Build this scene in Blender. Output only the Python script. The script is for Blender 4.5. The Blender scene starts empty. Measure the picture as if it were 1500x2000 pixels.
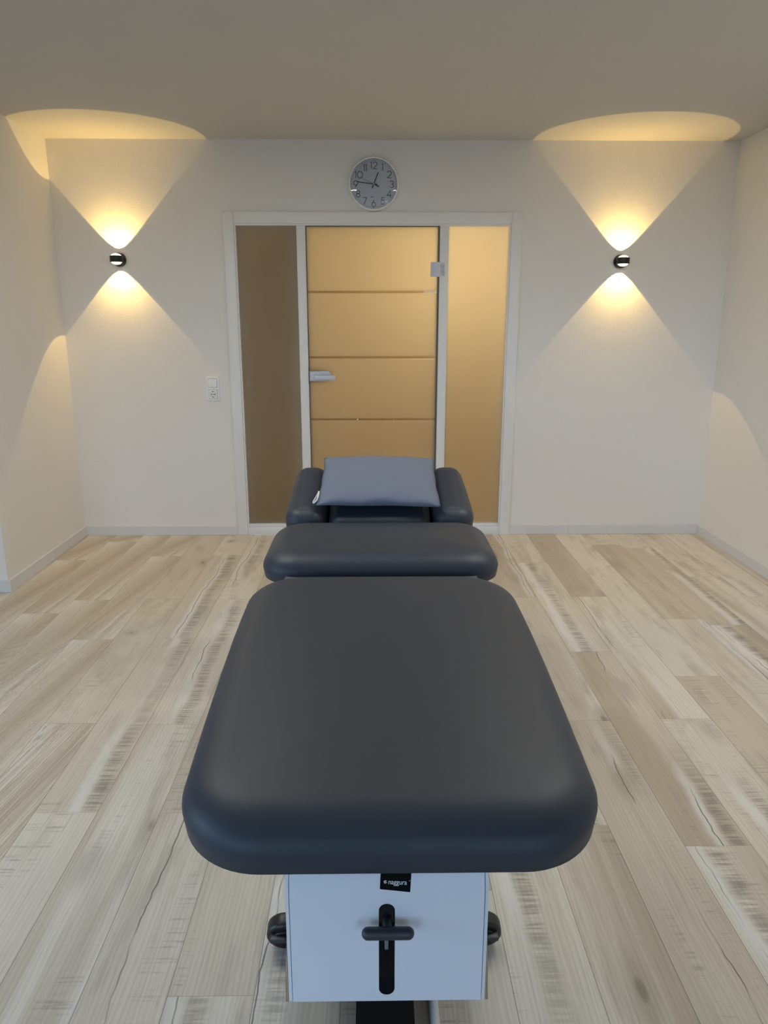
import bpy, bmesh, math, random
from mathutils import Vector, Matrix
random.seed(7)
C = bpy.context.scene.collection
SC = bpy.context.scene
PI = math.pi

# ------------------------------------------------------------------ measures
H = 2.5            # ceiling
D = 4.92           # distance camera - rear wall with the door
XL, XR = -1.985, 2.256
YC = 3.815         # outer corner of the left wall
XF = -4.3          # far left wall (out of view)
YB = -2.4          # window wall behind the camera
TX = 0.021         # table axis

# ------------------------------------------------------------------ materials
def nt(name):
    m = bpy.data.materials.new(name); m.use_nodes = True
    t = m.node_tree; t.nodes.clear()
    return m, t, t.nodes, t.links

def pbsdf(name, col, rough=.5, metal=0., spec=.5, bump=None, coat=0.):
    m, t, N, L = nt(name)
    o = N.new('ShaderNodeOutputMaterial'); b = N.new('ShaderNodeBsdfPrincipled')
    b.inputs['Base Color'].default_value = (*col, 1); b.inputs['Roughness'].default_value = rough
    b.inputs['Metallic'].default_value = metal; b.inputs['Specular IOR Level'].default_value = spec
    b.inputs['Coat Weight'].default_value = coat
    L.new(b.outputs[0], o.inputs[0])
    # light procedural variation so that no surface is dead flat
    tc = N.new('ShaderNodeTexCoord'); nz = N.new('ShaderNodeTexNoise')
    sc, st, dist = bump if bump else (40., .0, .001)
    nz.inputs['Scale'].default_value = sc; nz.inputs['Detail'].default_value = 4
    L.new(tc.outputs['Object'], nz.inputs['Vector'])
    mp = N.new('ShaderNodeMapRange')
    mp.inputs[3].default_value = max(0, rough - .04); mp.inputs[4].default_value = min(1, rough + .04)
    L.new(nz.outputs['Fac'], mp.inputs[0]); L.new(mp.outputs[0], b.inputs['Roughness'])
    if bump:
        bm = N.new('ShaderNodeBump'); bm.inputs['Strength'].default_value = st; bm.inputs['Distance'].default_value = dist
        L.new(nz.outputs['Fac'], bm.inputs['Height']); L.new(bm.outputs[0], b.inputs['Normal'])
    return m

M = {}
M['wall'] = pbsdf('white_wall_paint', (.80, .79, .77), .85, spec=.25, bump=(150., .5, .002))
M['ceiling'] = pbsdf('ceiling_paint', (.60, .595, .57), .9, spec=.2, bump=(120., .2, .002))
M['trim'] = pbsdf('white_lacquer', (.80, .81, .81), .38, spec=.45)
M['base'] = pbsdf('baseboard_foil', (.70, .71, .73), .4, spec=.45)
M['leather'] = pbsdf('slate_leatherette', (.025, .036, .056), .5, spec=.5, bump=(900., .12, .0006))
M['leather_dark'] = pbsdf('dark_underside', (.012, .014, .018), .6)
M['strip'] = pbsdf('grey_edge_board', (.13, .135, .15), .5)
M['pillow'] = pbsdf('grey_cotton', (.168, .193, .258), .8, spec=.25, bump=(1400., .25, .0005))
M['loop'] = pbsdf('white_cord', (.78, .79, .82), .6)
M['box'] = pbsdf('white_laminate', (.71, .75, .83), .35, spec=.45)
M['black'] = pbsdf('black_plastic', (.012, .012, .014), .38)
M['void'] = pbsdf('deep_black', (.002, .002, .002), .7)
M['grip'] = pbsdf('dark_grip', (.028, .034, .044), .42)
M['steel'] = pbsdf('brushed_steel', (.62, .63, .66), .32, metal=.85)
M['satin'] = pbsdf('satin_aluminium', (.56, .58, .63), .4, metal=.35)
M['greymetal'] = pbsdf('grey_metal', (.22, .24, .27), .4, metal=.5)
M['plate'] = pbsdf('socket_white', (.86, .87, .88), .3)
M['black_anod'] = pbsdf('black_anodised', (.010, .0095, .009), .35, metal=.2)
M['ink'] = pbsdf('black_ink', (.012, .013, .016), .5)
M['dial'] = pbsdf('dial_white', (.74, .78, .85), .6)
M['rim'] = pbsdf('clock_rim', (.86, .87, .86), .28)
M['tag'] = pbsdf('black_tag', (.003, .004, .006), .85, spec=.12)
M['print'] = pbsdf('white_print', (.75, .79, .84), .6)
M['gasket'] = pbsdf('grey_gasket', (.12, .12, .12), .6)
M['hallwall'] = pbsdf('hall_paint', (.64, .55, .40), .85)
M['post'] = pbsdf('dark_wood', (.03, .02, .012), .5)

def m_ply():
    m, t, N, L = nt('plywood_edge')
    o = N.new('ShaderNodeOutputMaterial'); b = N.new('ShaderNodeBsdfPrincipled')
    tc = N.new('ShaderNodeTexCoord'); w = N.new('ShaderNodeTexWave')
    w.bands_direction = 'X'; w.inputs['Scale'].default_value = 95; w.inputs['Distortion'].default_value = .6
    r = N.new('ShaderNodeValToRGB')
    r.color_ramp.elements[0].color = (.20, .12, .06, 1); r.color_ramp.elements[1].color = (.60, .44, .27, 1)
    L.new(tc.outputs['Object'], w.inputs['Vector']); L.new(w.outputs['Fac'], r.inputs[0])
    L.new(r.outputs[0], b.inputs['Base Color']); b.inputs['Roughness'].default_value = .6
    L.new(b.outputs[0], o.inputs[0]); return m
M['ply'] = m_ply()

def m_frost():
    m, t, N, L = nt('frosted_glass')
    o = N.new('ShaderNodeOutputMaterial')
    tr = N.new('ShaderNodeBsdfTranslucent'); tr.inputs['Color'].default_value = (.95, .93, .88, 1)
    df = N.new('ShaderNodeBsdfDiffuse'); df.inputs['Color'].default_value = (.30, .26, .19, 1)
    gl = N.new('ShaderNodeBsdfGlossy'); gl.inputs['Roughness'].default_value = .35
    nz = N.new('ShaderNodeTexNoise'); nz.inputs['Scale'].default_value = 400
    bm = N.new('ShaderNodeBump'); bm.inputs['Strength'].default_value = .1; bm.inputs['Distance'].default_value = .001
    L.new(nz.outputs['Fac'], bm.inputs['Height']); L.new(bm.outputs[0], gl.inputs['Normal'])
    a = N.new('ShaderNodeMixShader'); a.inputs[0].default_value = .07
    L.new(tr.outputs[0], a.inputs[1]); L.new(df.outputs[0], a.inputs[2])
    c = N.new('ShaderNodeMixShader'); c.inputs[0].default_value = .03
    L.new(a.outputs[0], c.inputs[1]); L.new(gl.outputs[0], c.inputs[2])
    L.new(c.outputs[0], o.inputs[0]); return m
M['frost'] = m_frost()

def m_clear(name, refl=.05, tint=(1, 1, 1), emit=None, rough=.02):
    m, t, N, L = nt(name)
    o = N.new('ShaderNodeOutputMaterial')
    tr = N.new('ShaderNodeBsdfTransparent'); tr.inputs['Color'].default_value = (*tint, 1)
    gl = N.new('ShaderNodeBsdfGlossy'); gl.inputs['Roughness'].default_value = rough
    fr = N.new('ShaderNodeFresnel'); fr.inputs['IOR'].default_value = 1.45
    ad = N.new('ShaderNodeMath'); ad.operation = 'MULTIPLY'; ad.inputs[1].default_value = refl / .035; ad.use_clamp = True
    L.new(fr.outputs[0], ad.inputs[0])
    a = N.new('ShaderNodeMixShader'); L.new(ad.outputs[0], a.inputs[0])
    L.new(tr.outputs[0], a.inputs[1]); L.new(gl.outputs[0], a.inputs[2])
    last = a
    if emit:
        e = N.new('ShaderNodeEmission'); e.inputs['Color'].default_value = (*emit[0], 1); e.inputs['Strength'].default_value = emit[1]
        s = N.new('ShaderNodeAddShader'); L.new(a.outputs[0], s.inputs[0]); L.new(e.outputs[0], s.inputs[1]); last = s
    L.new(last.outputs[0], o.inputs[0]); return m
M['clear'] = m_clear('clear_glass', .05)
M['stripe'] = m_clear('clear_stripe_glass', .03, (.94, .90, .80))
M['clockglass'] = m_clear('clock_glass', .06)
M['lens'] = m_clear('lamp_lens', .06, emit=((1, .86, .66), .9), rough=.05)

def m_led():
    m, t, N, L = nt('led_light')
    o = N.new('ShaderNodeOutputMaterial'); e = N.new('ShaderNodeEmission')
    e.inputs['Color'].default_value = (.80, .95, 1, 1); e.inputs['Strength'].default_value = 15.
    L.new(e.outputs[0], o.inputs[0]); return m
M['led'] = m_led()

def m_floor():
    m, t, N, L = nt('washed_wood_planks')
    o = N.new('ShaderNodeOutputMaterial'); b = N.new('ShaderNodeBsdfPrincipled')
    L.new(b.outputs[0], o.inputs[0])
    uv = N.new('ShaderNodeUVMap'); uv.uv_map = 'plank'          # u 0..1 across, v in metres along
    at = N.new('ShaderNodeAttribute'); at.attribute_name = 'rnd'  # three random numbers per plank
    sep = N.new('ShaderNodeSeparateColor'); L.new(at.outputs['Color'], sep.inputs[0])
    suv = N.new('ShaderNodeSeparateXYZ'); L.new(uv.outputs[0], suv.inputs[0])
    def mth(op, a, b_=None, c_=None, clamp=False):
        n = N.new('ShaderNodeMath'); n.operation = op; n.use_clamp = clamp
        for k, x in enumerate((a, b_, c_)):
            if x is None: continue
            if isinstance(x, (int, float)): n.inputs[k].default_value = x
            else: L.new(x, n.inputs[k])
        return n.outputs[0]
    def comb(x, y, z=0.):
        n = N.new('ShaderNodeCombineXYZ')
        for k, v in enumerate((x, y, z)):
            if isinstance(v, (int, float)): n.inputs[k].default_value = v
            else: L.new(v, n.inputs[k])
        return n.outputs[0]
    def noise(vec, scale, detail=3., rough=.55, dist=0.):
        n = N.new('ShaderNodeTexNoise'); L.new(vec, n.inputs['Vector'])
        n.inputs['Scale'].default_value = scale; n.inputs['Detail'].default_value = detail
        n.inputs['Roughness'].default_value = rough; n.inputs['Distortion'].default_value = dist
        return n.outputs['Fac']
    def smooth(x, a, b_):
        n = N.new('ShaderNodeMapRange'); n.interpolation_type = 'SMOOTHSTEP'
        L.new(x, n.inputs[0]); n.inputs[1].default_value = a; n.inputs[2].default_value = b_
        return n.outputs[0]
    def mixc(f, c1, c2, mode='MIX'):
        n = N.new('ShaderNodeMix'); n.data_type = 'RGBA'; n.blend_type = mode
        if isinstance(f, (int, float)): n.inputs[0].default_value = f
        else: L.new(f, n.inputs[0])
        for k, c in ((6, c1), (7, c2)):
            if isinstance(c, tuple): n.inputs[k].default_value = (*c, 1)
            else: L.new(c, n.inputs[k])
        return n.outputs[2]
    U, V = suv.outputs[0], suv.outputs[1]
    r1, r2, r3 = sep.outputs[0], sep.outputs[1], sep.outputs[2]
    x = mth('MULTIPLY', U, .1887)
    off = mth('MULTIPLY', r2, 37.)
    # bands running with the plank
    band = noise(comb(mth('MULTIPLY', x, 9.), mth('MULTIPLY', V, .55), off), 1., 3., .5, .3)
    mott = noise(comb(mth('MULTIPLY', x, 14.), mth('MULTIPLY', V, 3.2), mth('ADD', off, 5.)), 1., 4., .6)
    fine = noise(comb(mth('MULTIPLY', x, 210.), mth('MULTIPLY', V, 5.), mth('ADD', off, 9.)), 1., 3., .6)
    wx = mth('ADD', x, mth('MULTIPLY', mth('SUBTRACT', mott, .5), .028))
    wav = N.new('ShaderNodeTexWave'); wav.bands_direction = 'X'; wav.inputs['Scale'].default_value = 26.
    wav.inputs['Distortion'].default_value = 3.; wav.inputs['Detail'].default_value = 2.; wav.inputs['Detail Scale'].default_value = 1.2
    L.new(comb(wx, mth('MULTIPLY', V, .12), off), wav.inputs['Vector'])
    saw = noise(comb(mth('MULTIPLY', x, 7.), mth('MULTIPLY', V, 150.), off), 1., 2., .5)
    sawm = smooth(noise(comb(mth('MULTIPLY', x, 12.), mth('MULTIPLY', V, 1.3), mth('ADD', off, 3.)), 1., 2.), .52, .66)
    # base colour from plank to plank and from band to band
    c = mixc(r1, (.49, .415, .315), (.765, .715, .625))
    c = mixc(smooth(band, .38, .64), c, mixc(r3, (.79, .745, .665), (.59, .515, .405)))
    c = mixc(mth('MULTIPLY', smooth(mott, .5, .72), .45), c, (.38, .335, .28))
    c = mixc(mth('MULTIPLY', wav.outputs['Fac'], .13), c, (.22, .19, .155))
    c = mixc(mth('MULTIPLY', smooth(fine, .5, .75), .22), c, (.20, .175, .145))
    c = mixc(mth('MULTIPLY', smooth(fine, .5, .25), .16), c, (.68, .66, .62))
    c = mixc(mth('MULTIPLY', mth('MULTIPLY', smooth(saw, .52, .70), sawm), .42), c, (.20, .178, .15))
    # pale chalky seam with a dark crack inside, on some planks
    wob = mth('SUBTRACT', noise(comb(0., mth('MULTIPLY', V, 2.6), off), 1., 4., .6), .5)
    cx = mth('ADD', mth('MULTIPLY_ADD', r3, .9, .05), mth('MULTIPLY', wob, .42))
    dist = mth('ABSOLUTE', mth('SUBTRACT', U, cx))
    has = smooth(r2, .50, .56)
    part = smooth(noise(comb(2., mth('MULTIPLY', V, .9), mth('ADD', off, 1.)), 1., 1.), .40, .55)
    pale = mth('MULTIPLY', mth('MULTIPLY', smooth(dist, .17, .03), has), mth('MULTIPLY', part, smooth(mott, .34, .52)))
    c = mixc(mth('MULTIPLY', pale, .62), c, (.80, .795, .78))
    dk = mth('MULTIPLY', mth('MULTIPLY', smooth(mth('ABSOLUTE', mth('SUBTRACT', mth('SUBTRACT', U, cx), .24)), .20, .02), has), mth('MULTIPLY', part, smooth(saw, .35, .62)))
    c = mixc(mth('MULTIPLY', dk, .62), c, (.185, .168, .15))
    crack = mth('MULTIPLY', mth('MULTIPLY', smooth(dist, .014, .004), smooth(noise(comb(7., mth('MULTIPLY', V, 3.), off), 1., 2.), .44, .56)), smooth(r2, .70, .74))
    c = mixc(mth('MULTIPLY', crack, .8), c, (.07, .06, .05))
    # knots
    vo = N.new('ShaderNodeTexVoronoi'); vo.feature = 'F1'; vo.inputs['Scale'].default_value = 1.
    L.new(comb(mth('MULTIPLY', x, 5.2), mth('MULTIPLY', V, 2.3), off), vo.inputs['Vector'])
    kn = mth('MULTIPLY', smooth(vo.outputs['Distance'], .085, .03), smooth(mth('FRACT', mth('MULTIPLY', r1, 7.3)), .3, .34))
    c = mixc(mth('MULTIPLY', kn, .6), c, (.15, .115, .085))
    halo = mth('MULTIPLY', smooth(vo.outputs['Distance'], .26, .08), smooth(mth('FRACT', mth('MULTIPLY', r1, 7.3)), .3, .34))
    c = mixc(mth('MULTIPLY', halo, .28), c, (.24, .20, .16))
    # joints
    ew = mth('MULTIPLY', mth('MINIMUM', U, mth('SUBTRACT', 1., U)), .1887)
    ev = mth('MINIMUM', mth('SUBTRACT', V, 0.), mth('SUBTRACT', 1.26, V))
    ed = mth('MINIMUM', ew, ev)
    jn = smooth(ed, .0014, .0004)
    c = mixc(mth('MULTIPLY', jn, .62), c, (.09, .08, .065))
    L.new(c, b.inputs['Base Color'])
    rg = mth('MULTIPLY_ADD', fine, .16, .36); L.new(rg, b.inputs['Roughness'])
    b.inputs['Specular IOR Level'].default_value = .38
    hgt = mth('SUBTRACT', mth('MULTIPLY', fine, .5), mth('ADD', mth('MULTIPLY', jn, 1.6), mth('MULTIPLY', wav.outputs['Fac'], .3)))
    bp = N.new('ShaderNodeBump'); bp.inputs['Strength'].default_value = .28; bp.inputs['Distance'].default_value = .0012
    L.new(hgt, bp.inputs['Height']); L.new(bp.outputs[0], b.inputs['Normal'])
    return m
M['floor'] = m_floor()

# ------------------------------------------------------------------ helpers
def link(name, verts, faces, mat, parent=None, smooth=False, loc=None):
    me = bpy.data.meshes.new(name); me.from_pydata([tuple(v) for v in verts], [], faces); me.update()
    o = bpy.data.objects.new(name, me); C.objects.link(o)
    if mat: me.materials.append(mat)
    if smooth:
        for p in me.polygons: p.use_smooth = True
    if parent: o.parent = parent
    if loc: o.location = loc
    return o

def frombm(name, bm, mat, parent=None, smooth=False, angle=None):
    bmesh.ops.recalc_face_normals(bm, faces=bm.faces[:])
    me = bpy.data.meshes.new(name); bm.to_mesh(me); bm.free()
    o = bpy.data.objects.new(name, me); C.objects.link(o); me.materials.append(mat)
    if smooth or angle:
        for p in me.polygons: p.use_smooth = True
        if angle: me.set_sharp_from_angle(angle=math.radians(angle))
    if parent: o.parent = parent
    return o

def box(bm, x0, x1, y0, y1, z0, z1, bev=0., seg=2):
    r = bmesh.ops.create_cube(bm, size=1.)
    vs = r['verts']
    bmesh.ops.transform(bm, matrix=Matrix.Translation(((x0+x1)/2, (y0+y1)/2, (z0+z1)/2)) @ Matrix.Diagonal((x1-x0, y1-y0, z1-z0, 1)), verts=vs)
    if bev:
        es = list({e for v in vs for e in v.link_edges})
        bmesh.ops.bevel(bm, geom=es, offset=bev, segments=seg, profile=.5, affect='EDGES')

def boxo(name, dims, mat, parent=None, bev=0., seg=2):
    bm = bmesh.new(); box(bm, *dims, bev=bev, seg=seg)
    return frombm(name, bm, mat, parent, angle=40 if bev else None)

def cyl(bm, p, axis, r, h, n=32, r2=None, bev=0.):
    r = bmesh.ops.create_cone(bm, cap_ends=True, segments=n, radius1=r, radius2=r if r2 is None else r2, depth=h)
    q = Vector((0, 0, 1)).rotation_difference(Vector(axis)).to_matrix().to_4x4()
    bmesh.ops.transform(bm, matrix=Matrix.Translation(p) @ q, verts=r['verts'])
    if bev:
        es = [e for e in {e for v in r['verts'] for e in v.link_edges} if len(e.link_faces) == 2 and any(len(f.verts) > 4 for f in e.link_faces)]
        bmesh.ops.bevel(bm, geom=es, offset=bev, segments=3, profile=.5, affect='EDGES')

def lathe(name, prof, mat, parent=None, n=48, axis='Z', origin=(0, 0, 0), angle=35):
    bm = bmesh.new(); rings = []
    for r, z in prof:
        if r < 1e-6: rings.append([bm.verts.new((0, 0, z))])
        else: rings.append([bm.verts.new((r*math.cos(2*PI*k/n), r*math.sin(2*PI*k/n), z)) for k in range(n)])
    for a, b in zip(rings, rings[1:]):
        for k in range(n):
            k2 = (k+1) % n
            if len(a) == 1 and len(b) == 1: continue
            if len(a) == 1: bm.faces.new((a[0], b[k], b[k2]))
            elif len(b) == 1: bm.faces.new((a[k], a[k2], b[0]))
            else: bm.faces.new((a[k], a[k2], b[k2], b[k]))
    if axis == '-Y':    # profile axis points at the room (towards -Y)
        bmesh.ops.transform(bm, matrix=Matrix.Rotation(PI/2, 4, 'X'), verts=bm.verts[:])
    bmesh.ops.translate(bm, vec=origin, verts=bm.verts[:])
    return frombm(name, bm, mat, parent, angle=angle)

def tube(name, pts, r, mat, parent=None, n=10, closed=False):
    bm = bmesh.new(); rings = []; P = [Vector(p) for p in pts]; m = len(P)
    up = None
    for i, p in enumerate(P):
        if closed: tdir = (P[(i+1) % m] - P[i-1]).normalized()
        else: tdir = (P[min(i+1, m-1)] - P[max(i-1, 0)]).normalized()
        if up is None:
            up = tdir.orthogonal().normalized()
        up = (up - tdir*up.dot(tdir)).normalized(); s = tdir.cross(up)
        rings.append([bm.verts.new(p + r*(math.cos(2*PI*k/n)*up + math.sin(2*PI*k/n)*s)) for k in range(n)])
    for i in range(m if closed else m-1):
        a, b = rings[i], rings[(i+1) % m]
        for k in range(n): bm.faces.new((a[k], a[(k+1) % n], b[(k+1) % n], b[k]))
    if not closed:
        bm.faces.new(rings[0][::-1]); bm.faces.new(rings[-1])
    return frombm(name, bm, mat, parent, smooth=True)

def prism(name, poly, h, mat, parent=None, bev=0., tf=None):
    """extrude a polygon in XZ (list of x,z) from y=0 to y=-h, towards the room"""
    bm = bmesh.new()
    a = [bm.verts.new((x, 0, z)) for x, z in poly]; b = [bm.verts.new((x, -h, z)) for x, z in poly]
    n = len(poly); bm.faces.new(a); fb = bm.faces.new(b[::-1])
    for k in range(n): bm.faces.new((a[k], b[k], b[(k+1) % n], a[(k+1) % n]))
    if bev: bmesh.ops.bevel(bm, geom=list(fb.edges), offset=bev, segments=3, profile=.5, affect='EDGES')
    if tf: bmesh.ops.transform(bm, matrix=tf, verts=bm.verts[:])
    return frombm(name, bm, mat, parent, angle=35)

def rrect(x0, x1, z0, z1, r, n=6, corners=(1, 1, 1, 1)):
    """corners: bottom-left, bottom-right, top-right, top-left rounded or not"""
    out = []
    for (cx, cz, a0, f) in ((x0, z0, PI, corners[0]), (x1, z0, 1.5*PI, corners[1]), (x1, z1, 0, corners[2]), (x0, z1, .5*PI, corners[3])):
        if not f: out.append((cx, cz)); continue
        ox = cx + (r if cx == x0 else -r); oz = cz + (r if cz == z0 else -r)
        for k in range(n+1):
            a = a0 + .5*PI*k/n; out.append((ox + r*math.cos(a), oz + r*math.sin(a)))
    return out

def empty(name, loc=(0, 0, 0)):
    o = bpy.data.objects.new(name, None); C.objects.link(o); o.location = loc; o.empty_display_size = .1
    return o

def tag(o, label, cat, group=None, kind=None):
    o['label'] = label; o['category'] = cat
    if group: o['group'] = group
    if kind: o['kind'] = kind
    return o

def adopt(parent, *objs):
    """geometry above is built in world space: keep it there under a parent that stands elsewhere"""
    for o in objs:
        o.parent = parent; o.matrix_parent_inverse = Matrix.Translation(-Vector(parent.location)); 

# ------------------------------------------------------------------ setting
T = .12
def S(name, boxes, mat, label, cat):
    bm = bmesh.new()
    for b in boxes: box(bm, *b)
    return tag(frombm(name, bm, mat), label, cat, kind='structure')

# floor of planks: one mesh, each plank a face with its own numbers
def build_floor():
    x0, W, Ln = .491, .1887, 1.26
    phase = {0: 1.85, 1: 2.432, 2: 1.759, 3: 2.441, 4: 1.52, 5: 3.388, 6: 2.05, 7: 2.75, 8: 3.691, -6: 1.923, -7: 2.427, -8: 1.93,
             -9: 2.44, -10: 3.18, -11: 3.684, -12: 3.502, -1: 2.2, -2: 1.6, -3: 2.6, -4: 2.0, -5: 1.3}
    verts, faces, uvs, rnd = [], [], [], []
    k0 = math.floor((XF - x0)/W); k1 = math.ceil((XR - x0)/W)
    rr = random.Random(12)
    for k in range(k0, k1):
        a = max(x0 + k*W, XF); b = min(x0 + (k+1)*W, XR)
        ph = phase.get(k, rr.uniform(0, Ln)) % Ln
        j = math.floor((YB - ph)/Ln)
        while ph + j*Ln < D:
            ya = max(ph + j*Ln, YB); yb = min(ph + (j+1)*Ln, D)
            if yb - ya > .001:
                i = len(verts)
                verts += [(a, ya, 0), (b, ya, 0), (b, yb, 0), (a, yb, 0)]; faces.append((i, i+1, i+2, i+3))
                ua, ub = (a-(x0+k*W))/W, (b-(x0+k*W))/W; va, vb = ya-(ph+j*Ln), yb-(ph+j*Ln)
                uvs += [(ua, va), (ub, va), (ub, vb), (ua, vb)]
                c = (rr.random(), rr.random(), rr.random(), 1.)
                rnd += [c]*4
            j += 1
    # underside slab so that the floor has thickness
    n = len(verts)
    verts += [(XF, YB, -.02), (XR, YB, -.02), (XR, D, -.02), (XF, D, -.02)]; faces.append((n+3, n+2, n+1, n))
    uvs += [(0.5, .5)]*4; rnd += [(.5, .2, .5, 1)]*4
    o = link('floor', verts, faces, M['floor'])
    me = o.data; ul = me.uv_layers.new(name='plank'); ca = me.color_attributes.new('rnd', 'FLOAT_COLOR', 'CORNER')
    for i, (u, c) in enumerate(zip(uvs, rnd)):
        ul.data[i].uv = u; ca.data[i].color = c
    tag(o, 'floor of washed grey-beige wood-look planks running towards the door', 'floor', kind='structure')
build_floor()

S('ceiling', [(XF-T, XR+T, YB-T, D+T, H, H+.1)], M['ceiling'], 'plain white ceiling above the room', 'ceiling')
OX0, OX1, OZ = -.868, .868, 2.0195      # structural door opening
S('wall_back', [(XL-T, OX0, D, D+T, 0, H), (OX1, XR+T, D, D+T, 0, H), (OX0, OX1, D, D+T, OZ, H)], M['wall'],
  'white textured wall around the glass door, carrying the clock and both lamps', 'wall')
S('wall_right', [(XR, XR+T, YB, D, 0, H)], M['wall'], 'plain white wall on the right side of the room', 'wall')
S('wall_left', [(XL-T, XL, YC, D, 0, H), (XF, XL-T, YC, YC+T, 0, H)], M['wall'], 'short white wall on the left with its outer corner', 'wall')
# walls with the daylight windows, behind and left of the camera
WINS = [(-3.5, -1.2), (.75, 1.95)]; WZ0, WZ1 = .12, 2.15
bx = [(XF-T, XR+T, YB-T, YB, 0, WZ0), (XF-T, XR+T, YB-T, YB, WZ1, H)]
xs = [XF-T] + [v for w in WINS for v in w] + [XR+T]
for a, b in zip(xs[0::2], xs[1::2]): bx.append((a, b, YB-T, YB, WZ0, WZ1))
S('wall_window_side', bx, M['wall'], 'white wall with tall windows behind the viewer', 'wall')
SW = (-1.3, 1.6)
S('wall_far_left', [(XF-T, XF, YB, YC+T, 0, WZ0), (XF-T, XF, YB, YC+T, WZ1, H), (XF-T, XF, YB, SW[0], WZ0, WZ1), (XF-T, XF, SW[1], YC+T, WZ0, WZ1)],
  M['wall'], 'white side wall with one wide window, left of the viewer', 'wall')

def window(name, p0, p1, axis, label):
    """frame and pane filling an opening; p0..p1 along axis"""
    r = tag(empty(name, ((p0+p1)/2, YB-T/2, WZ0) if axis == 'x' else (XF-T/2, (p0+p1)/2, WZ0)), label, 'window', kind='structure')
    def B(bm, a0, a1, z0, z1, d0, d1):
        if axis == 'x': box(bm, a0, a1, YB-T/2+d0, YB-T/2+d1, z0, z1)
        else: box(bm, XF-T/2+d0, XF-T/2+d1, a0, a1, z0, z1)
    f = .06; bm = bmesh.new(); m = (p0+p1)/2
    B(bm, p0, p0+f, WZ0, WZ1, -.035, .035); B(bm, p1-f, p1, WZ0, WZ1, -.035, .035)
    B(bm, p0+f, p1-f, WZ0, WZ0+f, -.035, .035); B(bm, p0+f, p1-f, WZ1-f, WZ1, -.035, .035); B(bm, m-.05, m+.05, WZ0+f, WZ1-f, -.035, .035)
    adopt(r, frombm('window_frame', bm, M['trim']))
    bm = bmesh.new(); B(bm, p0+f, m-.05, WZ0+f, WZ1-f, -.004, .004); B(bm, m+.05, p1-f, WZ0+f, WZ1-f, -.004, .004)
    adopt(r, frombm('pane', bm, M['clear']))
window('window_3', *WINS[0], 'x', 'tall white-framed window behind the viewer, on the left')
window('window_4', *WINS[1], 'x', 'tall white-framed window behind the viewer, on the right')
window('window_5', *SW, 'y', 'wide white-framed window in the left side wall')

# baseboards
bh, bt = .068, .014
def baseboard(name, boxes, label):
    bm = bmesh.new()
    for b in boxes: box(bm, *b, bev=.002, seg=1)
    tag(frombm(name, bm, M['base']), label, 'baseboard', kind='structure')
baseboard('baseboard_back', [(XL, -.935, D-bt, D, 0, bh), (.935, 1.345, D-bt, D, 0, bh), (1.3455, XR, D-bt, D, 0, bh)], 'white baseboard along the door wall')
baseboard('baseboard_left', [(XL, XL+bt, YC-bt, D-bt, 0, bh), (XF, XL, YC-bt, YC, 0, bh)], 'white baseboard on the short left wall and around its outer corner')
baseboard('baseboard_right', [(XR-bt, XR, YB, D-bt, 0, bh)], 'white baseboard along the right wall')

# ------------------------------------------------------------------ glass door front
bm = bmesh.new()                                        # casing on the wall face
cs = .016
box(bm, -.935, -.868, D-cs, D, 0, 2.087, bev=.003); box(bm, .868, .935, D-cs, D, 0, 2.087, bev=.003)
box(bm, -.868, .868, D-cs, D, 2.0195, 2.087, bev=.003)
tag(frombm('trim_1', bm, M['trim'], angle=40), 'flat white casing around the glass door and its side panes', 'trim', kind='structure')
fr = tag(empty('trim_2', (0, D+.03, 0)), 'slim white frame with two posts dividing the glass front', 'trim', kind='structure')
bm = bmesh.new()
y0, y1 = D-.004, D+.07
box(bm, -.868, -.859, y0, y1, 0, 2.0195); box(bm, .859, .868, y0, y1, 0, 2.0195)
box(bm, -.859, .859, y0, y1, 2.0085, 2.0195)
adopt(fr, frombm('jamb', bm, M['trim']))
for x0, x1 in ((-.480, -.4245), (.4205, .4765)):
    adopt(fr, boxo('post', (x0, x1, y0-.006, y1, 0, 2.0085), M['trim'], bev=.003))
for x0, x1 in ((-.859, -.480), (.4765, .859)):
    bm = bmesh.new(); box(bm, x0, x1, y0, y1, .004, .056, bev=.002); box(bm, x0, x1, y0+.012, y1, .056, .0745, bev=.002)
    adopt(fr, frombm('bottom_rail', bm, M['trim'], angle=40))
bm = bmesh.new()                                         # dark rebate gasket around the door leaf
box(bm, .4105, .4205, D+.004, D+.05, 0.004, 2.0085); box(bm, -.4245, -.4195, D+.010, D+.05, .004, 2.0085); box(bm, -.4195, .4105, D+.010, D+.05, 2.003, 2.0085)
adopt(fr, frombm('gasket', bm, M['gasket']))

w1 = boxo('window_1', (-.859, -.480, D+.028, D+.036, .0745, 2.0085), M['frost'])
tag(w1, 'narrow frosted side pane left of the glass door, the darkest of the three', 'glass pane', kind='structure')
w2 = boxo('window_2', (.4765, .859, D+.028, D+.036, .0745, 2.0085), M['frost'])
tag(w2, 'narrow frosted side pane right of the glass door, glowing brightest', 'glass pane', kind='structure')

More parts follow.
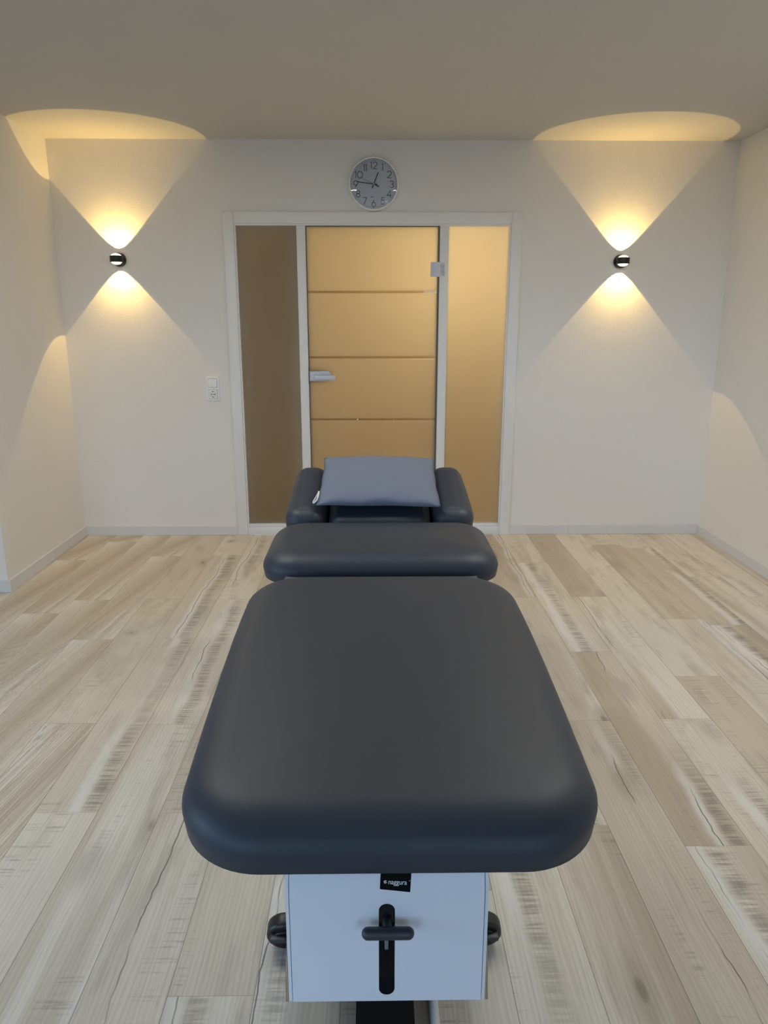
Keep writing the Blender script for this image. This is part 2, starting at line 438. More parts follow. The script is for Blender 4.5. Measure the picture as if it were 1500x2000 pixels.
door = tag(empty('door_1', (0, D+.02, 0)), 'frosted glass door leaf with three clear horizontal stripes', 'door', kind='structure')
def door_leaf():
    zs = [.008, .788, .8017, 1.1929, 1.2076, 1.6036, 1.6177, 2.003]
    x0, x1, ya, yb = -.4185, .4095, D+.012, D+.020
    vs, fs, mi = [], [], []
    for z in zs: vs += [(x0, ya, z), (x1, ya, z), (x1, yb, z), (x0, yb, z)]
    for k in range(len(zs)-1):
        a, b = 4*k, 4*k+4
        for q in range(4):
            fs.append((a+q, a+(q+1) % 4, b+(q+1) % 4, b+q)); mi.append(k % 2)
    fs.append((3, 2, 1, 0)); mi.append(0); n = 4*(len(zs)-1); fs.append((n, n+1, n+2, n+3)); mi.append(0)
    o = link('leaf', vs, fs, M['frost']); o.data.materials.append(M['stripe'])
    for p, m in zip(o.data.polygons, mi): p.material_index = m
    return o
leaf = door_leaf(); adopt(door, leaf)
yl = D+.012
def hinge(zc):
    h = prism('hinge', rrect(.3650, .4560, zc-.0445, zc+.0445, .007, corners=(1, 0, 0, 1)), .022, M['satin'], bev=.002, tf=Matrix.Translation((0, yl, 0)))
    adopt(door, h)
    k = boxo('hinge_pin', (.4430, .4540, yl-.0245, yl-.018, zc-.020, zc+.022), M['greymetal'], bev=.001)
    k.parent = h
    boxo('pin_cover', (.4455, .4550, yl-.0255, yl-.020, zc-.018, zc+.020), M['satin'], h)
hinge(1.748); hinge(.27)
# lock case with lever
hd = prism('door_handle', rrect(-.4195, -.2760, 1.0480, 1.1130, .030, n=10, corners=(0, 1, 1, 0)), .020, M['satin'], bev=.003, tf=Matrix.Translation((0, yl, 0)))
adopt(door, hd)
lv = boxo('lever', (-.388, -.248, yl-.058, yl-.044, 1.0560, 1.0900), M['satin'], hd, bev=.005, seg=3)
bm = bmesh.new(); cyl(bm, (-.365, yl-.032, 1.0730), (0, 1, 0), .011, .028, 24)
frombm('spindle', bm, M['satin'], hd, angle=40)
bk = prism('back_plate', rrect(-.4195, -.2850, 1.0540, 1.1220, .030, n=10, corners=(0, 1, 1, 0)), .004, M['black'], hd, tf=Matrix.Translation((0, yl+.0245, 0)))
sp = boxo('strike_plate', (-.4255, -.4225, D-.0115, D-.002, 1.030, 1.140), M['greymetal']); adopt(door, sp)

# ------------------------------------------------------------------ hall behind the glass
HY = D+T
S('floor_hall', [(-1.9, 1.9, D+.071, HY+1.6, -.02, 0)], M['hallwall'], 'hall floor behind the frosted glass', 'floor')
S('ceiling_hall', [(-2., 2., HY, HY+1.7, H-.05, H)], M['hallwall'], 'hall ceiling behind the frosted glass', 'ceiling')
S('wall_hall', [(-2., 2., HY+1.6, HY+1.7, 0, H-.05), (-2., -1.9, HY, HY+1.6, 0, H-.05), (1.9, 2., HY, HY+1.6, 0, H-.05), (-.52, -.47, D+.073, HY+.50, 0, H-.05)], M['hallwall'],  # last box: unseen stub, added to block hall light from the left pane
  'pale hall walls behind the frosted glass, with an added stub shading the left pane', 'wall')

# ------------------------------------------------------------------ treatment table
tb = tag(empty('treatment_table', (TX, 1.5, 0)), 'dark slate padded treatment table with white base box in the middle of the room', 'treatment table')

def cushion(name, a, b, R, thick, er, ev, crown, mat, xf, nc=14, ne=9, under=.012):
    """pad with half sizes a (x), b (y), plan corner radius R; top edge rolls over er (inwards) x ev (down).
    xf(x,y,z) places the local point (z=0 is the top plane)."""
    def outline(i):
        r = max(R - i, .004); aa, bb = max(a-i, .0005), max(b-i, .0005); r = min(r, aa, bb); out = []
        for (sx, sy, a0) in ((1, 1, 0), (-1, 1, .5*PI), (-1, -1, PI), (1, -1, 1.5*PI)):
            cx, cy = sx*(aa-r), sy*(bb-r)
            for k in range(nc+1):
                t = a0 + .5*PI*k/nc; out.append((cx + r*math.cos(t), cy + r*math.sin(t)))
        # straight runs get points as well, so that tapers bend smoothly
        res = []
        n = len(out)
        for q in range(n):
            p, s = out[q], out[(q+1) % n]
            res.append(p)
            if q % (nc+1) == nc:
                for u in range(1, 8): res.append((p[0]+(s[0]-p[0])*u/8, p[1]+(s[1]-p[1])*u/8))
        return res
    rings = []
    for i, z in ((min(a, b)*.6, -thick), (er*.55, -thick), (er*.25, -thick+under*.25), (er*.06, -thick+under)):
        rings.append((i, z))
    for k in range(ne+1):
        t = .5*PI*k/ne; rings.append((er*(1-math.cos(t)), -ev*(1-math.sin(t))))
    m = min(a, b)
    for f in (.06, .14, .26, .42, .62, .82, .97):
        i = er + (m-er)*f; rings.append((i, crown*(1-(1-f)**2)))
    verts, faces = [], []
    for i, z in rings: verts += [xf(x, y, z) for x, y in outline(i)]
    n = len(outline(0))
    for q in range(len(rings)-1):
        for k in range(n):
            faces.append((q*n+k, q*n+(k+1) % n, (q+1)*n+(k+1) % n, (q+1)*n+k))
    faces.append(tuple(range(n))[::-1]); faces.append(tuple(range((len(rings)-1)*n, len(rings)*n)))
    return link(name, verts, faces, mat, smooth=True)

# leg section: slightly narrower and lower towards the foot end
LY0, LY1 = .958, 2.035
def xf_leg(x, y, z):
    s = (y + (LY1-LY0)/2)/(LY1-LY0)           # 0 foot .. 1 far
    w = .945 + .055*min(1, s/.72) ** .8 + .014*math.sin(PI*s)
    return (TX + .006*(1-s) + x*w, LY0 + s*(LY1-LY0), .688 + .040*s + z)
adopt(tb, cushion('leg_cushion', .366, (LY1-LY0)/2, .150, .102, .085, .055, .010, M['leather'], xf_leg))
MY0, MY1 = 2.075, 2.53
def xf_mid(x, y, z): return (TX + x, (MY0+MY1)/2 + y, .750 + z)
adopt(tb, cushion('back_cushion', .365, (MY1-MY0)/2, .115, .098, .080, .057, .010, M['leather'], xf_mid))
adopt(tb, boxo('hinge_strip', (TX-.285, TX+.285, 2.030, 2.095, .684, .690), M['strip'], bev=.002))
# head section, tipped up
HA = math.radians(19)
def xf_head(x, y, z):
    return (TX + x, 2.555 + y*math.cos(HA) - z*math.sin(HA), .728 + y*math.sin(HA) + z*math.cos(HA))
hc = cushion('head_cushion', .186, .20, .05, .08, .035, .035, .004, M['leather'], lambda x, y, z: xf_head(x, y+.21, z)); adopt(tb, hc)
for s in (-1, 1):
    def xf_arm(x, y, z, s=s):
        u = (y+.20)/.4
        xo = x if x*s < 0 else x*(1 - .42*max(0, u-.25) ** 1.3)
        return xf_head(s*.270 + xo, y+.197, z+.022)
    adopt(tb, cushion('armrest', .076, .192, .062, .115, .050, .050, .004, M['leather'], xf_arm))
# boards and frame below the pads
bm = bmesh.new(); box(bm, TX-.26, TX+.26, 1.10, 1.96, .595, .612, bev=.004)
o = frombm('leg_board', bm, M['leather_dark'], angle=40); adopt(tb, o)
bm = bmesh.new(); box(bm, TX-.27, TX+.27, 2.09, 2.50, .636, .652, bev=.004); adopt(tb, frombm('back_board', bm, M['leather_dark'], angle=40))
bm = bmesh.new()
vs = [xf_head(x, y, z) for x in (-.32, .32) for y in (.03, .38) for z in (-.098, -.083)]
for v in vs: bm.verts.new(v)
bmesh.ops.convex_hull(bm, input=bm.verts[:]); adopt(tb, frombm('head_board', bm, M['leather_dark']))
bm = bmesh.new(); box(bm, TX-.15, TX+.15, 1.25, 2.45, .50, .60, bev=.006); box(bm, TX-.13, TX+.13, 2.2, 2.75, .60, .645, bev=.006)
adopt(tb, frombm('carrier_frame', bm, M['greymetal'], angle=40))

# base box: bent white sheet with a slot, plywood sides
BY, BZ0, BZ1, BR, BB = 1.13, .170, .487, .085, 2.15   # front, bottom, top, bend radius, rear
def box_profile(inset=0., zb=BZ0):
    p = [(BY+inset, zb)]
    for k in range(13):
        t = .5*PI*k/12
        p.append((BY+BR-(BR-inset)*math.cos(t), BZ1-BR+(BR-inset)*math.sin(t)))
    p.append((BB, BZ1-inset))
    return p
def sheet(name, x0, x1, pa, pb, mat, nx=1):
    """solid between outer profile pa and inner profile pb (y,z lists), from x0 to x1"""
    n = len(pa); vs = []; fs = []
    for x in (x0, x1):
        vs += [(x, y, z) for y, z in pa] + [(x, y, z) for y, z in pb]
    m = 2*n
    for k in range(n-1):
        fs += [(k, k+1, m+k+1, m+k), (n+k, m+n+k, m+n+k+1, n+k+1), (k, n+k, n+k+1, k+1), (m+k, m+k+1, m+n+k+1, m+n+k)]
    fs += [(0, m, m+n, n), (n-1, 2*n-1, m+2*n-1, m+n-1)]
    bm = bmesh.new(); V = [bm.verts.new(v) for v in vs]
    for f in fs: bm.faces.new([V[q] for q in f])
    return frombm(name, bm, mat, angle=35)
bxc = TX + .001
fp = sheet('front_panel', bxc-.1785, bxc+.1785, box_profile(), box_profile(.004), M['box'])
# slot: rounded cutter, applied once at build time
cut = prism('cutter', rrect(.0215-.0148, .0215+.0148, .1845, .3905, .0146, n=10), .12, M['void'], tf=Matrix.Translation((0, BY+.06, 0)))
md = fp.modifiers.new('slot', 'BOOLEAN'); md.operation = 'DIFFERENCE'; md.object = cut; md.solver = 'EXACT'
bpy.context.view_layer.update()
dg = bpy.context.evaluated_depsgraph_get()
me = bpy.data.meshes.new_from_object(fp.evaluated_get(dg)); fp.modifiers.clear(); fp.data = me
if len(me.materials) == 0: me.materials.append(M['box'])
me.materials.append(M['void'])  # black for the cut faces, so the slot's shade is painted on
for p in me.polygons:
    c = p.center
    p.material_index = 1 if abs(c.x-.0215) < .01485 and .184 < c.z < .391 and BY+.0003 < c.y < BY+.03 and abs(p.normal.y) < .6 else 0
    p.use_smooth = True
me.set_sharp_from_angle(angle=math.radians(35))
wn = fp.modifiers.new('even_shading', 'WEIGHTED_NORMAL'); wn.keep_sharp = True; wn.weight = 100
bpy.data.objects.remove(cut, do_unlink=True)
adopt(tb, fp)
for s in (-1, 1):
    xa, xb = (bxc+.1800, bxc+.1860) if s > 0 else (bxc-.1860, bxc-.1800)
    # white side board following the bend
    pr = box_profile(.0015); poly = pr + [(BB, BZ0)]
    bm = bmesh.new()
    A = [bm.verts.new((xa, y, z)) for y, z in poly]; B_ = [bm.verts.new((xb, y, z)) for y, z in poly]
    bm.faces.new(A); bm.faces.new(B_[::-1])
    for k in range(len(poly)): bm.faces.new((A[k], B_[k], B_[(k+1) % len(poly)], A[(k+1) % len(poly)]))
    sd = frombm('side_panel', bm, M['box'], angle=35); adopt(tb, sd)
    xo = bxc + s*.1861; xp = bxc + s*.1935
    pl = [(BY+.004, BZ0-.004), (BY+.004, .30), (BY+.030, .36), (BB, .36), (BB, BZ0-.004)]
    bm = bmesh.new()
    A = [bm.verts.new((xo, y, z)) for y, z in pl]; B_ = [bm.verts.new((xp if z < .25 else xo + s*.0015, y, z)) for y, z in pl]
    bm.faces.new(A); bm.faces.new(B_[::-1])
    for k in range(len(pl)): bm.faces.new((A[k], B_[k], B_[(k+1) % len(pl)], A[(k+1) % len(pl)]))
    ps = frombm('plywood_edge', bm, M['ply'], sd); ps['label'] = 'light brown layered plywood edge'
    ls = boxo('led_strip', (min(xp, xp+s*.012), max(xp, xp+s*.012), 1.42, 1.95, .352, .360), M['led'], sd)
# black block, the slot's inner shade put into its colour; lever
adopt(tb, boxo('slot_shade_block', (bxc-.03, bxc+.03, BY+.045, BY+.10, .175, .40), M['void']))
lvx = .0215
lever = empty('lever', (lvx, BY, .33)); lever.parent = tb; lever.matrix_parent_inverse = Matrix.Translation(-Vector(tb.location))
def tolever(o): o.parent = lever; o.matrix_parent_inverse = Matrix.Translation(-Vector(lever.location)); return o
HYL = BY-.030
bm = bmesh.new()
rg, hl = .0112, .0475
r = bmesh.ops.create_uvsphere(bm, u_segments=24, v_segments=17, radius=rg)
for v in r['verts']:
    v.co = Vector((v.co.z, v.co.x, v.co.y)); v.co.x += (hl-rg)*(1 if v.co.x > 1e-6 else -1 if v.co.x < -1e-6 else 0)
bmesh.ops.translate(bm, vec=(lvx+.0015, HYL, .3540), verts=bm.verts[:])
tolever(frombm('grip', bm, M['grip'], smooth=True))
bm = bmesh.new(); cyl(bm, (lvx, (HYL+BY+.05)/2, .357), (0, 1, .06), .0085, BY+.05-HYL, 20); tolever(frombm('stem', bm, M['black'], angle=40))
tolever(prism('bracket', rrect(lvx-.0132, lvx+.0132, .345, .389, .0130, n=10, corners=(0, 0, 1, 1)), .010, M['black'], tf=Matrix.Translation((0, BY+.014, 0)), bev=.002))
tolever(boxo('catch', (lvx-.004, lvx+.003, BY+.001, BY+.02, .287, .330), M['greymetal'], bev=.001))
# tag sewn under the foot end
tg = empty('brand_tag', (TX+.012, .990, .569)); tg.parent = tb; tg.matrix_parent_inverse = Matrix.Translation(-Vector(tb.location))
tg.rotation_euler = (math.radians(-12), math.radians(3), 0)
bm = bmesh.new()
tw = .0245
P = [(-tw, 0, .018), (tw, 0, .018), (tw-.0005, 0, -.0238), (-tw, 0, -.0205)]
A = [bm.verts.new((x, 0, z)) for x, y, z in P]; B_ = [bm.verts.new((x, -.0008, z)) for x, y, z in P]
bm.faces.new(A); bm.faces.new(B_[::-1])
for k in range(4): bm.faces.new((A[k], B_[k], B_[(k+1) % 4], A[(k+1) % 4]))
frombm('label_cloth', bm, M['tag'], tg)
def text_mesh(name, s, size, mat, parent, loc, wscale=1.):
    cu = bpy.data.curves.new('t', 'FONT'); cu.body = s; cu.size = size; cu.align_x = 'LEFT'; cu.extrude = .0002; cu.offset = 0
    ob = bpy.data.objects.new('t', cu); C.objects.link(ob); bpy.context.view_layer.update()
    me = bpy.data.meshes.new_from_object(ob.evaluated_get(bpy.context.evaluated_depsgraph_get()))
    bpy.data.objects.remove(ob, do_unlink=True)
    me.transform(Matrix.Translation(loc) @ Matrix.Rotation(PI/2, 4, 'X') @ Matrix.Diagonal((wscale, 1, 1, 1)))
    me.materials.clear(); me.materials.append(mat); me.name = name
    o = bpy.data.objects.new(name, me); C.objects.link(o); o.parent = parent; return o
text_mesh('lettering', 'naggura', .0112, M['print'], tg, (-.0118, -.0010, -.0117), .86)
bm = bmesh.new()
def ribbon(bm, pts, w, y=0., close=False, th=.0004):
    """flat stroke in the XZ plane"""
    P = [Vector((x, 0, z)) for x, z in pts]; n = len(P); L_, R_ = [], []
    for i, p in enumerate(P):
        a = P[i-1] if (i > 0 or close) else None; b = P[(i+1) % n] if (i < n-1 or close) else None
        d1 = (p-a).normalized() if a is not None else None; d2 = (b-p).normalized() if b is not None else None
        d1 = d1 or d2; d2 = d2 or d1
        n1 = Vector((-d1.z, 0, d1.x)); n2 = Vector((-d2.z, 0, d2.x)); m = (n1+n2)
        if m.length < 1e-4: m = n1
        m.normalize(); k = min(1/max(.35, m.dot(n1)), 2.2)
        L_.append(p + m*w/2*k); R_.append(p - m*w/2*k)
    vl = [bm.verts.new((v.x, y-th, v.z)) for v in L_]; vr = [bm.verts.new((v.x, y-th, v.z)) for v in R_]
    ql = [bm.verts.new((v.x, y, v.z)) for v in L_]; qr = [bm.verts.new((v.x, y, v.z)) for v in R_]
    for i in range(n if close else n-1):
        j = (i+1) % n
        bm.faces.new((vl[i], vl[j], vr[j], vr[i])); bm.faces.new((vl[i], ql[i], ql[j], vl[j])); bm.faces.new((vr[j], qr[j], qr[i], vr[i]))
    if not close:
        bm.faces.new((vl[0], vr[0], qr[0], ql[0])); bm.faces.new((vr[-1], vl[-1], ql[-1], qr[-1]))
ex, ez = -.0163, -.0083
for a in (100, 45, 150, 205, 255, 320):
    t = math.radians(a)
    ribbon(bm, [(ex+.0006*math.cos(t), ez+.0006*math.sin(t)), (ex+.0020*math.cos(t), ez+.0020*math.sin(t)), (ex+.0029*math.cos(t+.35), ez+.0029*math.sin(t+.35))], .0008, y=-.0010, th=.0002)
frombm('emblem', bm, M['print'], tg); bm = bmesh.new()
ribbon(bm, [(.0222+.0006*math.cos(k*PI/6), -.0050+.0006*math.sin(k*PI/6)) for k in range(12)], .0003, y=-.0010, close=True, th=.0002)
frombm('registered_mark', bm, M['print'], tg)
# castors, pedal, floor tube, chassis
def castor(x, y, s):
    c = empty('castor', (x, y, 0)); c.parent = tb; c.matrix_parent_inverse = Matrix.Translation(-Vector(tb.location))
    bm = bmesh.new(); cyl(bm, (0, 0, .046), (0, 1, .25), .045, .038, 40, bev=.008); frombm('wheel', bm, M['black'], c, angle=40)
    bm = bmesh.new(); cyl(bm, (0, -.021, .042), (0, 1, .25), .030, .010, 32, bev=.003); frombm('hub_cap', bm, M['black_anod'], c, angle=40)
    boxo('brake_bar', (min(-s*.005, s*.034), max(-s*.005, s*.034), -.042, -.012, .048, .060), M['grip'], c, bev=.004)
    bm = bmesh.new(); cyl(bm, (-s*.028, .02, .100), (0, 0, 1), .012, .05, 20); box(bm, -s*.028-.014, -s*.028+.014, -.004, .04, .040, .098, bev=.004); frombm('fork', bm, M['black_anod'], c, angle=40)
for y in (1.43, 2.60):
    castor(TX-.228, y, -1); castor(TX+.228, y, 1)
bm = bmesh.new(); box(bm, TX-.19, TX+.19, 1.40, 1.48, .105, .150, bev=.004); box(bm, TX-.235, TX+.235, 2.57, 2.65, .105, .150, bev=.004)
box(bm, TX-.12, TX-.07, 1.48, 2.57, .105, .150, bev=.004); box(bm, TX+.07, TX+.12, 1.48, 2.57, .105, .150, bev=.004)
box(bm, TX-.10, TX+.10, 1.70, 2.12, .15, .30, bev=.01)
adopt(tb, frombm('chassis', bm, M['greymetal'], angle=40))
pd = prism('foot_pedal', rrect(-.0605, .0605, -.075, .16, .022, n=8), .028, M['black'], bev=.006, tf=Matrix.Translation((TX-.001, 1.235, .006)) @ Matrix.Rotation(-PI/2, 4, 'X'))
adopt(tb, pd)
adopt(tb, tube('floor_tube', [(TX+.105, 1.46, .125), (TX+.105, 1.42, .06), (TX+.105, 1.36, .018), (TX+.104, 1.27, .0095), (TX+.103, 1.0, .0095)], .0093, M['trim'], n=16))

# ------------------------------------------------------------------ pillow
def pillow():
    W2, L2, Tm = .222, .172, .050
    n, m = 44, 36
    top, bot = [], []
    rr = random.Random(3)
    for j in range(m+1):
        for i in range(n+1):
            u = -1 + 2*i/n; v = -1 + 2*j/m
            e = max(0, (1-u*u))**.45 * max(0, (1-v*v))**.42
            x = W2*u*(1 - .03*(1-v*v))*(1-.02*v) ; y = L2*v*(1 - .035*(1-u*u))
            edge = max(abs(u), abs(v))
            wr = .0035*math.sin(9*u+1.3)*math.exp(-((v+.92)/.16)**2) + .0025*math.sin(14*v)*math.exp(-((abs(u)-.95)/.1)**2)
            x += .0012*math.sin(9*v+.6)*math.exp(-((abs(u)-1)/.12)**2)*(1 if u > 0 else -1)
            y += .002*math.sin(6*u+.4)*math.exp(-((v+1)/.15)**2)
            hgt = Tm*e + wr*(1 if e > 0 else 0)
            top.append((x, y, hgt)); bot.append((x, y, -.020*e))
    vs = top + bot; fs = []; k = n+1; N_ = len(top)
    for j in range(m):
        for i in range(n):
            a = j*k+i
            fs.append((a, a+1, a+k+1, a+k)); fs.append((N_+a, N_+a+k, N_+a+k+1, N_+a+1))
    bm = bmesh.new(); V = [bm.verts.new(v) for v in vs]
    for f in fs: bm.faces.new([V[q] for q in f])
    bmesh.ops.remove_doubles(bm, verts=bm.verts[:], dist=.0006)
    o = frombm('pillow', bm, M['pillow'], smooth=True)
    return o
pw = pillow()
pw.location = xf_head(-.002, .210, .044); pw.rotation_euler = (HA+.01, math.radians(.6), math.radians(-.7))
tag(pw, 'grey-blue pillow lying on the raised head end of the treatment table', 'pillow')
lp = []
for k in range(20):
    t = 2*PI*k/20; lp.append((-.226 + .0075*math.cos(t)*(1-.5*math.sin(t)) + .005*math.sin(t), -.125 + .036*math.sin(t), .006+.010*math.cos(t)))
l_ = tube('pull_loop', lp, .0026, M['loop'], pw, n=8, closed=True); l_['label'] = 'white cord loop'

# ------------------------------------------------------------------ wall clock
CX, CZ, CR = .005, 2.247, .1545
ck = tag(empty('wall_clock', (CX, D, CZ)), 'round white wall clock above the glass door, showing about a quarter to one', 'clock')
def P_(name, prof, mat, angle=35, n=96): return lathe(name, prof, mat, ck, n=n, axis='-Y', angle=angle)
P_('case', [(0, .0), (CR-.004, .0), (CR, .004), (CR, .026), (CR-.003, .031), (CR-.007, .032), (CR-.010, .029), (CR-.011, .012), (0, .012)], M['rim'])
dial = P_('dial', [(CR-.011, .0121), (CR-.011, .0135), (0, .0135)], M['dial'])
g = [(CR-.0095, .0285)]
for k in range(1, 13):
    r_ = (CR-.0095)*(1-k/12); g.append((r_, .0285 + .0085*(1-(r_/(CR-.0095))**2)))
P_('cover_glass', g, M['clockglass'], angle=80)
def arc(cx, cz, rx, rz, a0, a1, n=14):
    return [(cx + rx*math.cos(math.radians(a0+(a1-a0)*k/n)), cz + rz*math.sin(math.radians(a0+(a1-a0)*k/n))) for k in range(n+1)]
DG = {  # strokes in a box 1 high, centred
 '0': [(arc(0, 0, .42, .5, 0, 360, 28)[:-1], True)],
 '1': [([(0, -.5), (0, .5), (-.12, .40)], False)],
 '2': [(arc(0, .19, .31, .31, 165, -20, 14) + [(.20, -.02), (-.31, -.5), (.33, -.5)], False)],
 '3': [(arc(-.02, .24, .27, .26, 160, -90, 14) + arc(-.02, -.24, .31, .27, 90, -160, 14)[1:], False)],
 '4': [([(.16, -.5), (.16, .5), (-.36, -.24), (.34, -.24)], False)],
 '5': [([(.28, .5), (-.16, .5), (-.22, .06)] + arc(-.02, -.17, .31, .32, 125, -150, 16), False)],
 '6': [(arc(0, -.17, .32, .33, 0, 360, 24)[:-1], True), ([(.10, .5), (-.18, .14), (-.30, -.08)], False)],
 '7': [([(-.31, .5), (.31, .5), (-.10, -.5)], False)],
 '8': [(arc(0, .25, .25, .25, 0, 360, 20)[:-1], True), (arc(0, -.24, .31, .26, 0, 360, 22)[:-1], True)],
 '9': [(arc(0, .17, .32, .33, 0, 360, 24)[:-1], True), ([(-.10, -.5), (.18, -.14), (.30, .08)], False)]}
for hnum in range(1, 13):
    a = math.radians(90 - 30*hnum); s = str(hnum); hh = .0385
    rn = .111 if len(s) == 1 else .107
    cx, cz = rn*math.cos(a), rn*math.sin(a)
    bm = bmesh.new(); adv = {'1': .20, '0': .88, '2': .72}
    wid = sum(adv.get(c, .8) for c in s)*hh; pen = -wid/2 if len(s) > 1 else 0
    for c in s:
        ox = pen + (adv[c]*hh/2 if len(s) > 1 else 0)
        if len(s) > 1: pen += (adv[c]+.12)*hh
        for pts, cl in DG[c]:
            ribbon(bm, [(cx+ox+x*hh, cz+z*hh) for x, z in pts], .0037, y=-.0136, close=cl, th=.0004)
    frombm('numeral', bm, M['ink'], dial)
bm = bmesh.new()
for k in range(60):
    a = 2*PI*k/60; r_ = .1345; big = .0023 if k % 5 == 0 else .0016
    cyl(bm, (r_*math.cos(a), -.0138, r_*math.sin(a)), (0, 1, 0), big, .0006, 10)
frombm('minute_track', bm, M['ink'], dial)
bm = bmesh.new(); box(bm, -.018, .0, -.0140, -.0136, -.0745, -.0715); frombm('maker_line', bm, M['ink'], dial)
def hand(name, ang, length, tail, w, y, mat=None):
    t = math.radians(ang); d = Vector((math.sin(t), math.cos(t)))
    bm = bmesh.new(); ribbon(bm, [tuple(-d*tail), tuple(d*length*.5), tuple(d*length)], w, y=y, th=.0008)
    return frombm(name, bm, M['ink'], ck)
hand('hour_hand', 23, .073, .027, .0058, -.0165); hand('minute_hand', 277, .105, .023, .0046, -.0185); hand('second_hand', 295, .088, .0, .0013, -.0205)
bm = bmesh.new(); t = math.radians(115)
ribbon(bm, [(0, 0), (.037*math.sin(t), .037*math.cos(t))], .0045, y=-.0205, th=.0008)
frombm('second_hand_tail', bm, M['ink'], ck)
bm = bmesh.new(); cyl(bm, (0, -.0180, 0), (0, 1, 0), .0042, .009, 20); frombm('hub', bm, M['rim'], ck, angle=40)

# ------------------------------------------------------------------ wall lamps
def lamp(x, z, label):
    lm = tag(empty('wall_lamp', (x, D, z)), label, 'wall lamp', group='up-and-down wall lamps on the door wall')
    lathe('backplate', [(0, 0), (.041, 0), (.0425, .003), (.0425, .013), (.040, .016), (.030, .018), (0, .018)], M['black_anod'], lm, n=48, axis='-Y')
    bm = bmesh.new(); cyl(bm, (0, -.025, 0), (0, 1, 0), .013, .030, 24); frombm('arm', bm, M['black_anod'], lm, angle=40)
    yc = -.0645
    hr = lathe('head_ring', [(.0325, -.0185), (.0380, -.0185), (.0395, -.016), (.0395, .016), (.0380, .0185), (.0325, .0185), (.0325, -.0185)], M['black_anod'], lm, n=56, origin=(0, yc, 0))
    for s in (1, -1):
        pr = [(.0322, s*.010)]
        for k in range(0, 13):
            t = .5*PI*k/12; pr.append((.0318*math.cos(t), s*(.0165 + .0175*math.sin(t))))
        lathe('lens', pr, M['lens'], lm, n=40, origin=(0, yc, 0), angle=80)
    for s in (1, -1):
        for ang, en, bl in ((40.4, .84, .03), (40.4, .28, 1.), (46, .06, .10)):
            L = bpy.data.lights.new('beam', 'SPOT'); L.energy = BEAM*en*(1.0 if s > 0 else .9); L.color = (1, .64, .19)
            L.spot_size = math.radians(2*ang); L.spot_blend = bl; L.shadow_soft_size = .004
            o = bpy.data.objects.new('beam_up' if s > 0 else 'beam_down', L); C.objects.link(o)
            o.location = (0, yc+.005, 0 if ang < 45 else s*.013); o.rotation_euler = (PI if s > 0 else 0, 0, 0); o.parent = lm
    return lm
BEAM = 20.5; PANEL = 15.5; PY = 2.5
lamp(-1.595, 1.803, 'black up-and-down wall lamp left of the door, above the power socket')
lamp(1.568, 1.797, 'black up-and-down wall lamp right of the door, near the right wall')

# ------------------------------------------------------------------ ceiling panels (above the picture's upper edge)
def m_panel():
    m, t, N, L = nt('panel_diffuser')
    o = N.new('ShaderNodeOutputMaterial'); e = N.new('ShaderNodeEmission')
    e.inputs['Color'].default_value = (1, .90, .74, 1); e.inputs['Strength'].default_value = 6.
    L.new(e.outputs[0], o.inputs[0]); return m
M['panel'] = m_panel()
for x, side in ((-1.15, 'left'), (1.25, 'right')):
    cl = tag(empty('ceiling_light', (x, PY, H)), 'long flat white ceiling light over the %s side of the treatment table' % side, 'ceiling light', group='ceiling lights')
    bm = bmesh.new()
    box(bm, -.62, .62, -.17, -.15, -.045, 0); box(bm, -.62, .62, .15, .17, -.045, 0); box(bm, -.62, -.60, -.15, .15, -.045, 0); box(bm, .60, .62, -.15, .15, -.045, 0)
    frombm('frame', bm, M['trim'], cl)
    boxo('diffuser', (-.60, .60, -.15, .15, -.035, -.03), M['panel'], cl)
    li = bpy.data.lights.new('panel_light', 'AREA'); li.shape = 'RECTANGLE'; li.size = 1.18; li.size_y = .28; li.energy = PANEL; li.color = (1, .98, .93)
    ob = bpy.data.objects.new('panel_light', li); C.objects.link(ob); ob.parent = cl; ob.location = (0, 0, -.046)

# ------------------------------------------------------------------ switch and socket
sk = tag(empty('wall_socket', (-1.0545, D, 1.0005)), 'white light switch with power socket below it, left of the door', 'socket')
def tf(y): return Matrix.Translation((0, y, 0))
prism('cover_frame', rrect(-.0415, .0415, -.0775, .0775, .005), .011, M['plate'], sk, bev=.006)
for x0, x1 in ((-.0275, -.0006), (.0006, .0275)):
    prism('rocker', rrect(x0, x1, .0095, .0645, .002), .006, M['plate'], sk, bev=.0015, tf=tf(-.0105))
bm = bmesh.new()
box(bm, -.0292, .0292, -.0114, -.0108, .0078, .0662); box(bm, -.0292, .0292, -.0114, -.0108, -.0662, -.0068)
frombm('shadow_gap', bm, M['gasket'], sk)
lathe('outlet', [(.0268, -.002), (.0268, .0045), (.0205, .0050), (.0195, .0040), (.0190, -.0015), (0, -.0015)], M['plate'], sk, n=48, axis='-Y', origin=(0, -.0105, -.0365))
prism('insert', rrect(-.0275, .0275, -.0645, -.0085, .002), .0042, M['plate'], sk, bev=.0012, tf=tf(-.0105))
bm = bmesh.new()
for dx, dz, r_ in ((-.0095, 0, .0036), (.0095, 0, .0036), (0, 0, .0020), (0, .0175, .0036), (0, -.0175, .0036)):
    cyl(bm, (dx, -.0161, -.0365+dz), (0, 1, 0), r_, .0012, 14)
frombm('contacts', bm, M['ink'], sk)
lathe('recess_ring', [(.0205, .0), (.0205, .0012), (.0192, .0012), (.0192, 0)], M['gasket'], sk, n=40, axis='-Y', origin=(0, -.0148, -.0365))

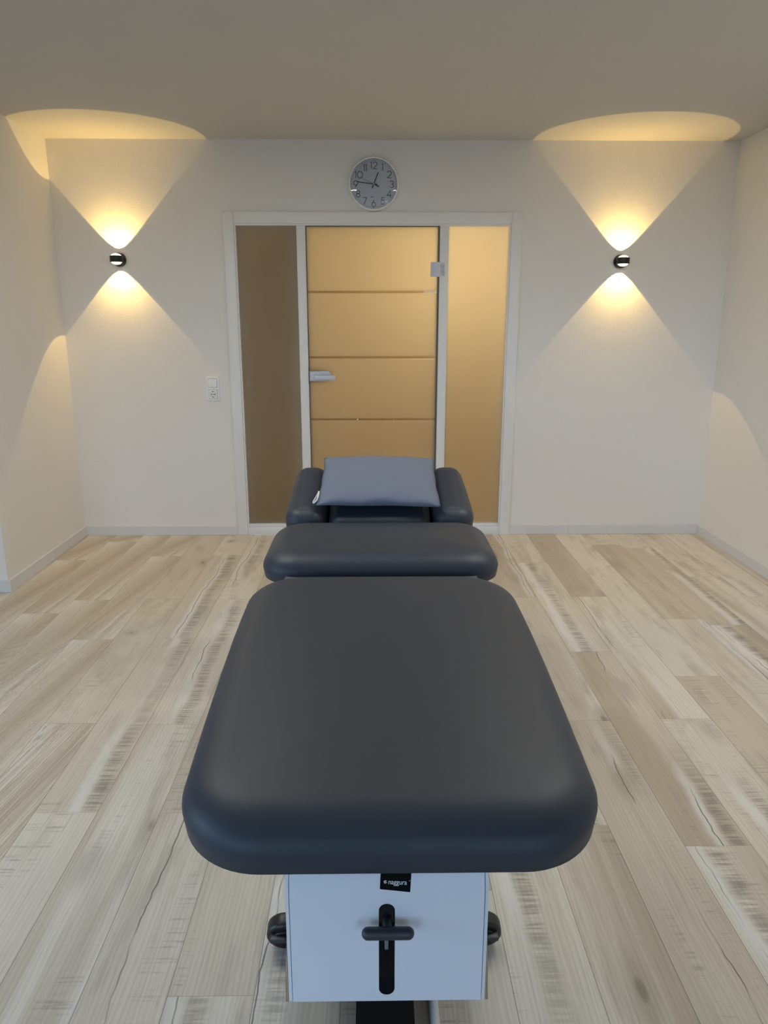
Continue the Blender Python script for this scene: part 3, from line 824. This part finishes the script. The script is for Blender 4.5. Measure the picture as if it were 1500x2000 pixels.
# ------------------------------------------------------------------ light
w = bpy.data.worlds.new('World'); SC.world = w; w.use_nodes = True
N = w.node_tree.nodes; L = w.node_tree.links; N.clear()
o = N.new('ShaderNodeOutputWorld'); bg = N.new('ShaderNodeBackground')
tc = N.new('ShaderNodeTexCoord'); sx = N.new('ShaderNodeSeparateXYZ'); rp = N.new('ShaderNodeValToRGB')
L.new(tc.outputs['Generated'], sx.inputs[0])
mp = N.new('ShaderNodeMapRange'); mp.inputs[1].default_value = -.35; mp.inputs[2].default_value = .6
L.new(sx.outputs[2], mp.inputs[0]); L.new(mp.outputs[0], rp.inputs[0])
rp.color_ramp.elements[0].position = .33; rp.color_ramp.elements[0].color = (.075, .10, .125, 1); rp.color_ramp.elements[1].color = (.325, .49, .68, 1)
e = rp.color_ramp.elements.new(.385); e.color = (.36, .50, .69, 1)
L.new(rp.outputs[0], bg.inputs[0]); bg.inputs[1].default_value = 9.0
L.new(bg.outputs[0], o.inputs[0])
def portal(name, loc, rot, sx_, sy_):
    li = bpy.data.lights.new(name, 'AREA'); li.shape = 'RECTANGLE'; li.size = sx_; li.size_y = sy_; li.cycles.is_portal = True
    ob = bpy.data.objects.new(name, li); C.objects.link(ob); ob.location = loc; ob.rotation_euler = rot
zc = (WZ0+WZ1)/2; hz = WZ1-WZ0
for a, b in WINS: portal('window_portal', ((a+b)/2, YB-.005, zc), (PI/2, 0, 0), b-a, hz)
portal('window_portal', (XF-.005, sum(SW)/2, zc), (PI/2, 0, -PI/2), SW[1]-SW[0], hz)
def plight(name, loc, en, col, r):
    li = bpy.data.lights.new(name, 'POINT'); li.energy = en; li.color = col; li.shadow_soft_size = r
    ob = bpy.data.objects.new(name, li); C.objects.link(ob); ob.location = loc
plight('hall_lamp_light', (.54, D+.78, 1.78), 17, (1, .73, .36), .10)

# ------------------------------------------------------------------ camera
cam = bpy.data.cameras.new('camera'); co = bpy.data.objects.new('camera', cam); C.objects.link(co)
cam.sensor_fit = 'VERTICAL'; cam.sensor_height = 36.; cam.lens = 1441.96/2000*36.; cam.clip_start = .02
p, y, r = .2509, .0141, .00042
f = Vector((math.sin(y)*math.cos(p), math.cos(y)*math.cos(p), -math.sin(p)))
r0 = Vector((math.cos(y), -math.sin(y), 0)); u0 = r0.cross(f)
rt = math.cos(r)*r0 + math.sin(r)*u0; up = -math.sin(r)*r0 + math.cos(r)*u0
mt = Matrix((rt, up, -f)).transposed().to_4x4(); mt.translation = (0, 0, 1.4199)
co.matrix_world = mt
SC.camera = co
SC.view_settings.view_transform = 'Standard'; SC.view_settings.look = 'None'
SC.view_settings.gamma = 1; SC.view_settings.use_curve_mapping = False; SC.view_settings.exposure = -.15
SC.cycles.max_bounces = 8; SC.cycles.diffuse_bounces = 5; SC.cycles.transparent_max_bounces = 12
SC.cycles.use_denoising = True; SC.cycles.sample_clamp_indirect = 6.
